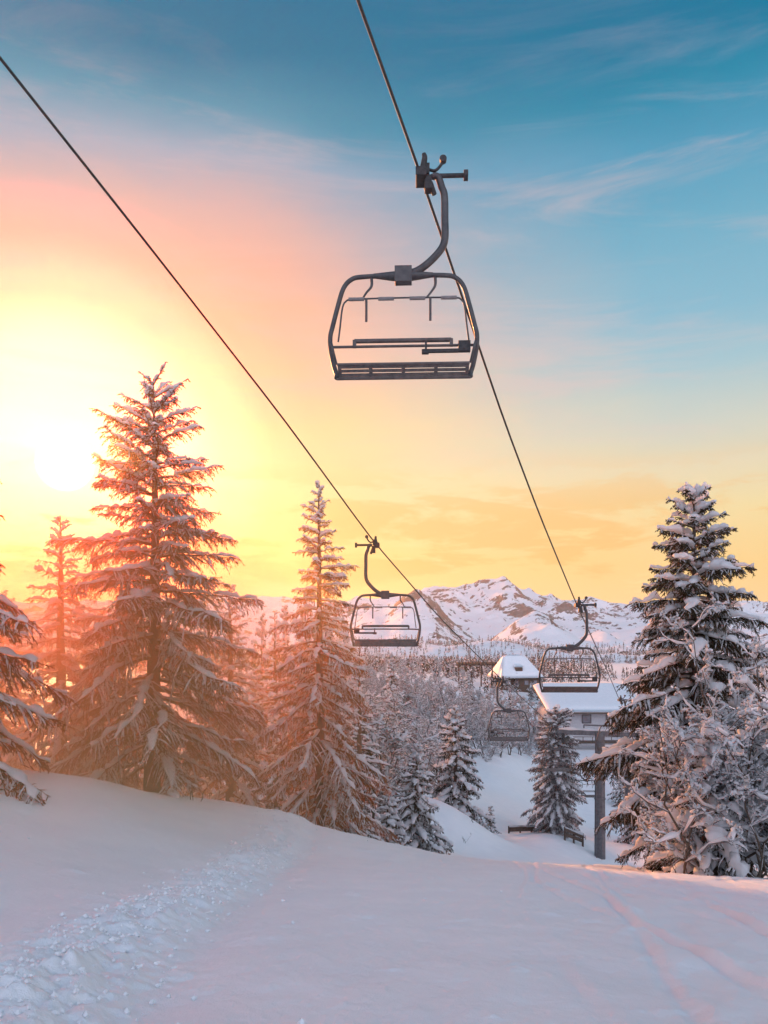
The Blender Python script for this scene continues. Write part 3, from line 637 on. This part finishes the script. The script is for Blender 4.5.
G_L = 'snowy conifers on the bank at the left'
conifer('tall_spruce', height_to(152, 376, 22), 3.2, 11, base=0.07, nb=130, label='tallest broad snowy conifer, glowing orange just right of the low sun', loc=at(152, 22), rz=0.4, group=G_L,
        mat_f=m_glow_twig, droop=0.16, sag=0.34, twig=0.062, power=0.54, trunk_r=0.24, nper=9, uneven=0.26, snow_w=0.85, topup=0.45)
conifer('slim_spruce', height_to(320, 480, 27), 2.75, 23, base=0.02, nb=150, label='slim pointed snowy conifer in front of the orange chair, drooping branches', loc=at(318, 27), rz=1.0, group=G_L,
        mat_f=m_glow_twig, droop=0.40, sag=0.45, twig=0.065, power=0.84, trunk_r=0.2, nper=10, snow_w=0.85)
conifer('small_spruce', height_to(62, 512, 25), 2.2, 37, base=0.05, nb=100, label='smaller snowy conifer directly under the sun, washed out by its glow', loc=at(62, 25), group=G_L, mat_f=m_glow_twig, droop=0.3, twig=0.12)
conifer('edge_spruce', 8.4, 2.1, 41, base=0.10, nb=84, label='snowy spruce whose heavy boughs reach in from the left edge over the bank', loc=at(-80, 13.6), group=G_L, mat_f=m_glow_twig, droop=0.30, sag=0.42, twig=0.075, nper=12, power=0.55,
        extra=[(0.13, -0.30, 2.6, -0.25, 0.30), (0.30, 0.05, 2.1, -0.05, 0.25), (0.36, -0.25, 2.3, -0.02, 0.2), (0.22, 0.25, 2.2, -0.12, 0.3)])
conifer('low_spruce', height_to(228, 580, 29), 2.4, 43, base=0.03, nb=90, label='low snowy conifer filling the gap right of the tallest conifer', loc=at(232, 29), group=G_L, mat_f=m_glow_twig, twig=0.12)
conifer('low_spruce', height_to(282, 612, 40), 2.3, 45, base=0.03, nb=90, label='low snowy conifer added to block sun in the gap left of the slim pointed conifer', loc=at(276, 40), group=G_L, mat_f=m_glow_twig, twig=0.12)  # added and raised in the gap to keep sun off the foreground
conifer('low_spruce', height_to(15, 590, 29), 2.6, 47, base=0.03, nb=90, label='low snowy conifer at the left edge behind the smaller conifer', loc=at(2, 29), group=G_L, mat_f=m_glow_twig, twig=0.12)
conifer('low_spruce', height_to(105, 610, 31), 2.5, 53, base=0.03, nb=90, label='low snowy conifer between the sunlit small conifer and the tallest one', loc=at(100, 31), group=G_L, mat_f=m_glow_twig, twig=0.12)
conifer('low_spruce', height_to(360, 640, 36), 1.9, 59, base=0.03, nb=90, label='narrow shaded conifer just right of the slim pointed conifer', loc=at(358, 36), group=G_L, mat_f=m_needle, twig=0.12, power=1.0)

G_R = 'snow laden trees and shrubs at the right edge'
conifer('snowy_spruce', height_to(696, 484, 20), 2.15, 71, low=(0.45, 1.9), base=0.05, nb=165, label='tall dark spruce with thick snow pillows on the right against the yellow sky', loc=at(694, 20), rz=2.0, group=G_R,
        mat_f=m_needle, droop=0.16, sag=0.36, twig=0.065, power=0.55, trunk_r=0.2, nper=16, snow=1.3, snow_w=1.2, blade=0.17, uneven=0.36, topup=0.3,
        extra=[(0.345, math.pi - 2.0, 2.9, 0.12, 0.30), (0.31, math.pi - 2.3, 2.6, 0.08, 0.34), (0.80, -1.9, 1.5, 0.05, 0.15), (0.44, math.pi - 1.8, 2.3, 0.1, 0.3)])
G_S = 'snow laden shrubs in front of the right spruce'
for k, (px, d, H, lab) in enumerate([(745, 15.5, 4.3, 'tall bare shrub loaded with snow at the right edge, reaching highest'),
                                     (708, 16.5, 4.0, 'bare many-stemmed shrub under snow in front of the right spruce trunk'),
                                     (676, 17.5, 2.4, 'low bare shrub under snow left of the right spruce, beside the lift tower'),
                                     (785, 17.0, 4.3, 'bare snowy shrub cut by the right edge behind the tall one'),
                                     (728, 18.5, 4.6, 'bare snowy young tree tucked behind the front shrubs on the right'),
                                     (757, 16.6, 3.0, 'lower bare shrub with round snow lumps under the tall one at the right edge')]):
    broadleaf('snowy_shrub', H, 101 + k, stems=7, spread=0.26, levels=4, kids=(11, 6, 4, 4), mtw=m_frost, minr=0.0055, label=lab, loc=at(px, d), group=G_S, thick=0.85, stem_r=0.034, ratio=0.40, upw=0.9)
conifer('young_spruce', 3.0, 1.3, 83, base=0.03, nb=60, label='young spruce weighed down by snow at the foot of the right shrubs', loc=at(712, 16), group=G_S, snow=1.3, snow_w=1.5, twig=0.09)

# mid-distance conifers, each seen on its own
G_M = 'conifers in the hollow beyond the brow'
conifer('hollow_spruce', height_to(416, 742, 44), 2.1, 131, base=0.04, nb=80, label='sparse pale conifer with bare spire between slim conifer and piste', loc=at(416, 44), group=G_M, twig=0.15, power=0.9, snow_w=1.6, blade=0.2, bl_w=0.03, droop=0.2)
conifer('hollow_spruce', height_to(455, 706, 62), 2.35, 137, base=0.03, nb=90, label='dark broad conifer with snowy top overlooking the left side of the piste', loc=at(456, 62), group=G_M, twig=0.16, power=0.6, snow_w=2.0, blade=0.25, bl_w=0.04, droop=0.35)
conifer('hollow_spruce', height_to(388, 790, 40), 1.5, 139, base=0.02, nb=60, label='small snow-covered conifer left of the pale spired one', loc=at(388, 40), group=G_M, twig=0.14, snow_w=1.6, blade=0.18, bl_w=0.03)
conifer('round_spruce', height_to(556, 712, 66), 2.0, 149, base=0.0, nb=240, low=(0.7, 5), label='bushy round-topped snowy conifer left of the lift tower, in mid piste', loc=at(556, 66), group=G_M, twig=0.13, power=0.22, snow_w=1.5, blade=0.22, bl_w=0.035, droop=0.45, mat_f=m_frost)
conifer('hollow_spruce', height_to(345, 672, 42), 2.0, 151, base=0.02, nb=80, label='shaded conifer tucked at the foot of the slim conifer', loc=at(352, 42), group=G_M, twig=0.14, snow_w=1.5, blade=0.18, bl_w=0.03)
conifer('sapling', height_to(491, 806, 62), 0.75, 157, base=0.05, nb=40, label='tiny conifer sapling alone on the snow left of the timber barrier', loc=at(491, 62), group='saplings on the piste', trunk_r=0.05, snow_w=1.0, blade=0.15, bl_w=0.03, cat='sapling')
proto = conifer('wood_spruce', 9.0, 2.0, 163, base=0.04, nb=70, label='slender snowy spruce standing above the frosted trees beside the chalet', loc=at(468, 170), twig=0.2, snow_w=2.2, blade=0.3, bl_w=0.05, nper=7, group='far spruces among the frosted trees')
G_W = 'far spruces among the frosted trees'
for px, d, s_, lab in [(391, 118, 1.15, 'dark slender spruce in the frosted wood left of the pale spired conifer'), (497, 125, 0.95, 'slender spruce directly behind the hanger of the chair below the chalet'),
                       (525, 150, 0.80, 'slender spruce to the right of the chalet, nearer the snowy roof'), (512, 160, 0.8, 'slender spruce in front of the chalet eaves')]:
    dup(proto, at(px, d), px * 1.3, lab, (s_ * 0.8, s_ * 0.8, s_))
proto2 = conifer('hillside_spruce', 11.0, 2.6, 167, base=0.03, nb=80, label='snowy spruce in the dark stand right of the lift tower', loc=at(640, 70), twig=0.2, snow_w=1.9, blade=0.3, bl_w=0.05, nper=7, group='spruces in the stand behind the right trees')
for px, d in [(665, 66), (690, 74), (722, 68), (750, 80), (790, 70), (830, 66), (620, 108), (660, 100), (640, 84), (760, 100)]:
    dup(proto2, at(px, d), px * 0.7, 'snowy spruce in the dark stand behind the right shrubs, %s from its left end' % 'first second third fourth fifth sixth seventh eighth ninth tenth'.split()[[620, 640, 660, 665, 690, 722, 750, 760, 790, 830].index(px)], 0.6 + (px * 7 % 10) / 26)
ORD = 'first second third fourth fifth sixth seventh eighth ninth tenth eleventh twelfth thirteenth fourteenth fifteenth sixteenth'.split()
ROW = [20, 60, 110, 160, 205, 250, 276, 290, 330, -60, -120, -180, -260, 140, 230]  # negative columns are unseen spruces, added to shade the foreground
for px, d in [(20, 45), (60, 52), (110, 48), (160, 55), (205, 40), (250, 42), (276, 38), (290, 48), (330, 60), (-60, 50), (-120, 44), (-180, 38), (-260, 34), (140, 70), (230, 72)]:
    dup(proto2, at(px, d), px * 0.9 + 1, 'snowy spruce behind the glowing left trees, %s from the left in that row (unseen ones added for shade)' % ORD[sorted(ROW).index(px)], 0.62 + (px * 7 % 10) / 30, 'spruces in the row behind the left trees, unseen ones added for shade')

for k, (px, d, top) in enumerate([(262, 50, 614), (284, 48, 606), (305, 52, 600), (326, 50, 604), (344, 53, 618)]):  # hidden spruces, added and stretched to keep sun off the brow
    g_ = at(px, d); h_ = (HOR - top) / F * d - g_[2]
    dup(proto2, g_, px * 1.7, 'snowy spruce added to block sun behind the slim pointed conifer, %s of five' % ['leftmost', 'second', 'third', 'fourth', 'rightmost'][k], (h_ / 15, h_ / 15, h_ / 11), 'spruces added to block sun behind the slim pointed conifer')
for px, d, sc_, lab in [(545, 140, 0.75, 'slender spruce added to mute the bright wide snowy roof at its left corner'), (630, 134, 0.95, 'slender spruce right of the lift tower, added to mute the bright snowy roof'), (617, 128, 0.6, 'short spruce added to mute the bright snowy roof, under its right end')]:  # spruces added before the station against its bright sunlit roof
    dup(proto, at(px, d), px * 1.3, lab, (sc_ * 0.8, sc_ * 0.8, sc_))
# frosted broadleaf wood
G_F = 'frosted bare trees of the wood'
pf = [broadleaf('frosted_tree', 6.5, 201 + k, stems=3, spread=0.38, levels=3, kids=(10, 7, 6), snow=0.5, label='frosted bare tree in the grey wood between the left conifers and the piste', cat='tree',
      loc=at(400 + 20 * k, 118), group=G_F, mtw=m_frost, stem_r=0.09, thick=1.6, minr=0.020) for k in range(3)]
rng = np.random.default_rng(5)
spots = []
for d in np.concatenate([np.linspace(66, 176, 20), [205, 240, 280]]):
    lo, hi = (322, 455) if d < 100 else (330, np.interp(d, [100, 125, 150, 176], [478, 530, 545, 545]))
    lo = 322; n = int((hi - lo) / F * d / (2.9 if d < 180 else 5.5)) + 1
    for k in range(n): spots.append((lo + (hi - lo) * (k + rng.uniform(0, 1)) / n, d + rng.uniform(-2.5, 2.5)))
for k, (px, d) in enumerate(spots):
    dup(pf[k % 3], at(px, d, -0.2), rng.uniform(0, 6.28), 'frosted bare tree in the grey wood between the left conifers and the piste', rng.uniform(0.5, 0.85))
for px, d, s_ in [(344, 46, 1.1), (362, 48, 1.12), (378, 52, 1.05), (394, 54, 0.98), (332, 52, 1.2), (408, 58, 0.9), (386, 60, 1.1), (424, 66, 0.85)]:
    dup(pf[px % 3], at(px, d, -0.2), px, 'frosted bare tree in the grey wood between the left conifers and the piste', s_)

# distant woods on the foothills: nobody could count them
rng = np.random.default_rng(9); cr = MB(); sn = MB()
def far_wood(n, dr, pr, hr, seed, exclude=None):
    r = np.random.default_rng(seed); d = r.uniform(*dr, n); px = r.uniform(*pr, n); x = (px - 384) / F * d
    dens = vnoise(x / 45, d / 60, seed); kp = dens > (0.42 if dr[0] < 300 else 0.33)
    d, x = d[kp], x[kp]; z = ground(x, d, False); n = len(d); z = np.maximum(z, mount_z(x, d)); h = r.uniform(*hr, n)
    nb_ = 26; A = np.stack([x, d, z], 1)[:, None] + 0
    t_ = r.uniform(0.05, 1, (n, nb_)); a = r.uniform(0, 6.28, (n, nb_)); rad = (1 - t_) * 0.28 * h[:, None] + 0.15
    st = np.stack([0 * t_, 0 * t_, t_ * h[:, None]], -1) + A; en = st + np.stack([np.cos(a) * rad, np.sin(a) * rad, -0.1 * h[:, None] * np.ones_like(a)], -1)
    wv = np.stack([-np.sin(a), np.cos(a), 0 * a], -1) * 0.05 * h[:, None, None] + np.array([0, 0, 0.02])
    V = np.stack([st - wv, st + wv, en + wv * 0.6, en - wv * 0.6], 2).reshape(-1, 4, 3)
    return V
from bisect import bisect
def mount_z(x, y):                # height of the mountain mesh below a point (nearest sample)
    iy = np.clip(np.round((y - yy_[0]) / (yy_[1] - yy_[0])).astype(int), 0, len(yy_) - 1); t_ = x / (yy_[iy] * 0.75 + 400)
    ix = np.clip(np.round((t_ - xx_[0]) / (xx_[1] - xx_[0])).astype(int), 0, len(xx_) - 1)
    return np.where(y > yy_[0], Zm[iy, ix], -999)
V = np.concatenate([far_wood(2200, (185, 420), (-100, 900), (2.5, 5.5), 3), far_wood(8500, (400, 830), (-100, 900), (3, 7), 4)])
u = np.random.default_rng(3).random(len(V)) < 0.24
k = np.arange(len(V))[:, None] * 4 + np.arange(4)[None]
o = link_mesh('distant_wood', V.reshape(-1, 3), [k], [m_frost, m_bsnow, m_needle], midx=np.where(u, 1, np.where(np.random.default_rng(8).random(len(V)) < 0.45, 2, 0)), smooth=False); o['kind'] = 'stuff'; o['label'] = 'far-off snowy woods below the mountains'

# ------------------------------------------------------------------ buildings
def snow_slab(mb_, corners, th, bulge=0.25, n=14):
    """a puffy snow layer on a sloping roof plane given by four corners (eave a, eave b, ridge b, ridge a)"""
    a, b, c, d = [np.asarray(v_, float) for v_ in corners]; u, v_ = np.meshgrid(np.linspace(0, 1, n), np.linspace(0, 1, n), indexing='ij'); u, v_ = u[..., None], v_[..., None]
    B = a * (1 - u) * (1 - v_) + b * u * (1 - v_) + c * u * v_ + d * (1 - u) * v_
    e = np.minimum(np.minimum(u, 1 - u) * 8, np.minimum(v_ * 8, 1 + 0 * v_)); e = np.sqrt(np.clip(e, 0, 1))
    top = B + np.array([0, 0, 1]) * (th * (0.15 + 0.85 * e) + bulge * 0.2 * fbm(B[..., 0:1] * 0.5, B[..., 1:2] * 0.5, 2, 3))
    V = np.vstack([top.reshape(-1, 3), B.reshape(-1, 3)]); i = np.arange(n - 1)[:, None] * n; j = np.arange(n - 1)[None]
    Qt = np.stack([i + j, i + n + j, i + n + j + 1, i + j + 1], -1).reshape(-1, 4); Qb = Qt[:, ::-1] + n * n
    ed = [k for k in range(n)], [n * (n - 1) + k for k in range(n)], [n * k for k in range(n)], [n * k + n - 1 for k in range(n)]
    Qs = [(l[k], l[k + 1], l[k + 1] + n * n, l[k] + n * n) for l in ed for k in range(n - 1)]
    mb_.add(V, np.vstack([Qt, Qb, Qs]))
# lower station: wide pale front under one broad snowy roof
sx0, sd_ = (598 - 384) / F * 150, 150
zg = gz(sx0, 150) - 0.3
st = thing('lift_station', 'pale building with two windows under a very wide snowy roof', 'lift station', (sx0, sd_, zg), 0.0)
zt = (HOR - 712) / F * 150 - zg         # eave height over the base
mb = MB(); mb.box((0, 7, zt / 2), (17.5, 12, zt)); mb.build('wall', m_plaster, st)
zr_ = (HOR - 684) / F * 164 - zg
rf = MB(); A4 = [(-9.6, -1.0, zt + 0.05), (9.6, -1.0, zt + 0.05), (9.6, 14, zr_ - 0.4), (-9.6, 14, zr_ - 0.4)]
V = np.array(A4 + [tuple(np.array(p) - (0, 0, 0.3)) for p in A4]); rf.add(V, [(0, 1, 2, 3), (7, 6, 5, 4), (0, 4, 5, 1), (1, 5, 6, 2), (2, 6, 7, 3), (3, 7, 4, 0)], smooth=False)
rfo = rf.build('roof', m_wood, st); sn = MB(); snow_slab(sn, [tuple(np.array(p) + (0, 0, 0.01)) for p in A4], 0.75, 0.5, 24); sn.build('roof_snow', m_snow, rfo)
for px in (586.5, 610.5):
    xw = (px - 384) / F * 151 - sx0; zw = (HOR - 719) / F * 151 - zg
    f_ = MB()
    for dx, dz, sx_, sz_ in ((0, 0.75, 1.75, 0.14), (0, -0.75, 1.75, 0.14), (-0.82, 0, 0.14, 1.4), (0.82, 0, 0.14, 1.4)): f_.box((xw + dx, 0.95, zw + dz), (sx_, 0.14, sz_))
    fo = f_.build('window', m_frame, st); g_ = MB(); g_.box((xw, 0.985, zw), (1.5, 0.05, 1.38)); g_.build('pane', m_glass, fo)
for s in (-1, 1):
    b_ = MB(); b_.beam((s * 8.3, -0.6, zt - 0.3), (s * 6.9, 0.8, zt - 2.6), 0.45, 0.5); b_.build('brace', m_wood, st)
for xx in (-6.2, 5.0):
    b_ = MB(); b_.beam((xx, -0.8, 0), (xx, -0.8, zt - 0.05), 0.28, 0.28); b_.build('post', m_plaster, st)
dk = MB(); dk.box((0, -1.6, 1.55), (15, 2.6, 0.25))
for k in range(9): dk.box((-7 + 1.75 * k, -2.8, 2.15), (0.1, 0.1, 1.0))
dk.box((0, -2.8, 2.65), (15, 0.12, 0.1)); dk.build('balcony', m_wood, st)
# snow-covered chalet up the slope
cx_ = (522 - 384) / F * 215; zc_ = gz(cx_, 215) - 0.5
ch = thing('chalet', 'dark timber chalet with snow-covered hipped roof and dormer, up behind the piste', 'chalet', (cx_, 215, zc_), 0.25)
ze_ = (HOR - 678) / F * 215 - zc_; zr2 = (HOR - 657) / F * 219 - zc_
mb = MB(); mb.box((0, 4.5, ze_ / 2), (11, 8, ze_)); mb.build('wall', m_wood, ch)
for (a, b, c, d) in [((-6.4, -0.6, ze_), (6.4, -0.6, ze_), (2.6, 4.5, zr2), (-3.4, 4.5, zr2))]:
    rf = MB(); hv = [a, b, (6.4, 9.6, ze_), (-6.4, 9.6, ze_), c, d]
    rf.add(np.array(hv), [(0, 1, 4, 5), (2, 3, 5, 4)], [(1, 2, 4), (3, 0, 5), (0, 2, 1), (0, 3, 2)], smooth=False); ro = rf.build('roof', m_wood, ch)
    sn = MB(); up_ = lambda p: tuple(np.array(p) + (0, 0, 0.02)); snow_slab(sn, [up_(a), up_(b), up_(c), up_(d)], 0.6, 0.4, 14)
    snow_slab(sn, [up_(b), up_((6.4, 9.6, ze_)), up_((2.6, 4.55, zr2)), up_(c)], 0.6, 0.3, 8); snow_slab(sn, [up_((-6.4, 9.6, ze_)), up_(a), up_(d), up_((-3.4, 4.55, zr2))], 0.6, 0.3, 8); sn.build('roof_snow', m_snow, ro)
dm = MB(); dm.box((-0.6, 1.6, ze_ + 2.2), (2.0, 2.2, 1.3)); dm.build('dormer', m_wood, ch)
sn = MB(); snow_slab(sn, [(-1.9, 0.3, ze_ + 2.9), (0.7, 0.3, ze_ + 2.9), (0.7, 3.6, ze_ + 3.5), (-1.9, 3.6, ze_ + 3.5)], 0.5, 0.2, 8); sn.build('dormer_snow', m_snow, ch)
for xx in (-4, -1.5, 1.5, 4):
    g_ = MB(); g_.box((xx, 0.44, ze_ - 1.3), (1.1, 0.12, 1.1)); g_.build('window', m_glass, ch)
rl = MB()
for k in range(12): rl.box((-6.6 - 0.95 * k, 3.0, ze_ + 4.0), (0.6, 1.6, 0.5))
rl.box((-11.8, 3.8, ze_ + 3.5), (11.4, 0.3, 0.35))
for k in range(4): rl.box((-7 - 3.2 * k, 3.8, ze_ * 0.5 + 1.7), (0.3, 0.3, ze_ + 3.6))
rl.build('pergola', m_wood, ch)

# timber barriers half buried in snow
def barrier(label, x0, x1, y0, h0, seed):
    a = (x0 - 384) / F * y0; b = (x1 - 384) / F * y0; n = max(int((b - a) / 0.9), 2)
    root = thing('timber_barrier', label, 'barrier', ((a + b) / 2, y0, gz((a + b) / 2, y0)), 0, 'timber barriers on the piste')
    L = b - a; r_ = MB(); z0 = root.location.z
    for k in range(2): r_.beam((-L / 2, 0, gz(a, y0) - z0 + h0 * (0.55 + 0.45 * k)), (L / 2, 0, gz(b, y0) - z0 + h0 * (0.50 + 0.40 * k)), 0.08, 0.26)
    r_.build('rail', m_wood, root)
    for k in range(n + 1):
        xx = -L / 2 + L * k / n; p_ = MB(); p_.box((xx, 0.08, gz((a + b) / 2 + xx, y0) - z0 + h0 * 0.4), (0.13, 0.13, h0 * 1.5)); p_.build('post', m_wood, root)
    s_ = MB(); q = np.linspace(-L / 2, L / 2, 20); V, Qq = polytubes(np.stack([q, 0 * q + 0.02, np.interp(q, [-L / 2, L / 2], [gz(a, y0) - z0 + h0 * 1.13, gz(b, y0) - z0 + h0 * 1.03])], 1)[None], (0.1 + 0.03 * np.sin(q * 4))[None], 6, 1.1, 1, True)
    s_.add(V, Qq); s_.build('snow_cap', m_bsnow, root)
barrier('long thin timber barrier left of the round-topped conifer', 509, 543, 66, 0.5, 1)
barrier('short dark timber barrier right under the round-topped conifer', 565, 583, 62.5, 0.9, 2)

# broken twig standing in the snow on the right
tw_ = broadleaf('dead_twig', 0.55, 301, stems=2, spread=0.9, levels=1, kids=(4,), snow=0, label='bare dark twig poking out of the snow before the right shrubs', cat='twig', loc=at(684, 15.5, 0.02), stem_r=0.016)
tw2 = broadleaf('dead_twig', 0.5, 303, stems=2, spread=0.9, levels=1, kids=(4,), snow=0, label='tiny bare twig poking out of the snow at the brow of the track', cat='twig', loc=at(441, 30, 0.3), stem_r=0.016)
for k, (px, d, H, lab) in enumerate([(466, 52, 0.7, 'bare twigs sticking out of the snow hump below the broad dark conifer'), (474, 56, 0.5, 'tiny dark twig on the snow hump nearer the piste'),
                                     (437, 40, 0.8, 'thin bare stalk in the snow at the foot of the pale spired conifer'), (196, 19.5, 0.6, 'thin bare stalks on the crest of the left bank below the tallest conifer')]):
    broadleaf('dead_twig', H, 311 + k, stems=3, spread=0.7, levels=1, kids=(3,), snow=0, label=lab, cat='twig', loc=at(px, d, 0.05), stem_r=0.014)
# crumbs of snow thrown up along the track
rng = np.random.default_rng(77); n = 2600
cy_ = rng.uniform(0, 1, n) ** 1.6 * 20 + 2.4; side = rng.random(n)
cx_ = np.where(side < 0.97, bank_line(cy_) + rng.normal(-0.05, 0.27, n), rng.uniform(-0.5, 0.6, n) * (cy_ + 1)); cr_ = 0.005 + 0.018 * rng.uniform(0, 1, n) ** 3
cz_ = ground(cx_, cy_); oc = np.array([(1, 0, 0), (0, 1, 0), (-1, 0, 0), (0, -1, 0), (0, 0, 1), (0, 0, -1), (.7, .7, .5), (-.7, .7, .4), (-.7, -.7, .5), (.7, -.7, .4)], float)
V = oc[None] * rng.uniform(0.6, 1.3, (n, 10, 3)) * cr_[:, None, None] + np.stack([cx_, cy_, cz_ + cr_ * 0.35], 1)[:, None]
fc = np.array([(0, 6, 4), (6, 1, 4), (1, 7, 4), (7, 2, 4), (2, 8, 4), (8, 3, 4), (3, 9, 4), (9, 0, 4), (6, 0, 5), (1, 6, 5), (7, 1, 5), (2, 7, 5), (8, 2, 5), (3, 8, 5), (9, 3, 5), (0, 9, 5)])
o = link_mesh('snow_crumbs', V.reshape(-1, 3), [(np.arange(n)[:, None, None] * 10 + fc[None]).reshape(-1, 3)], [m_snow], smooth=False); o['kind'] = 'stuff'; o['label'] = 'small crumbs of snow along the track'
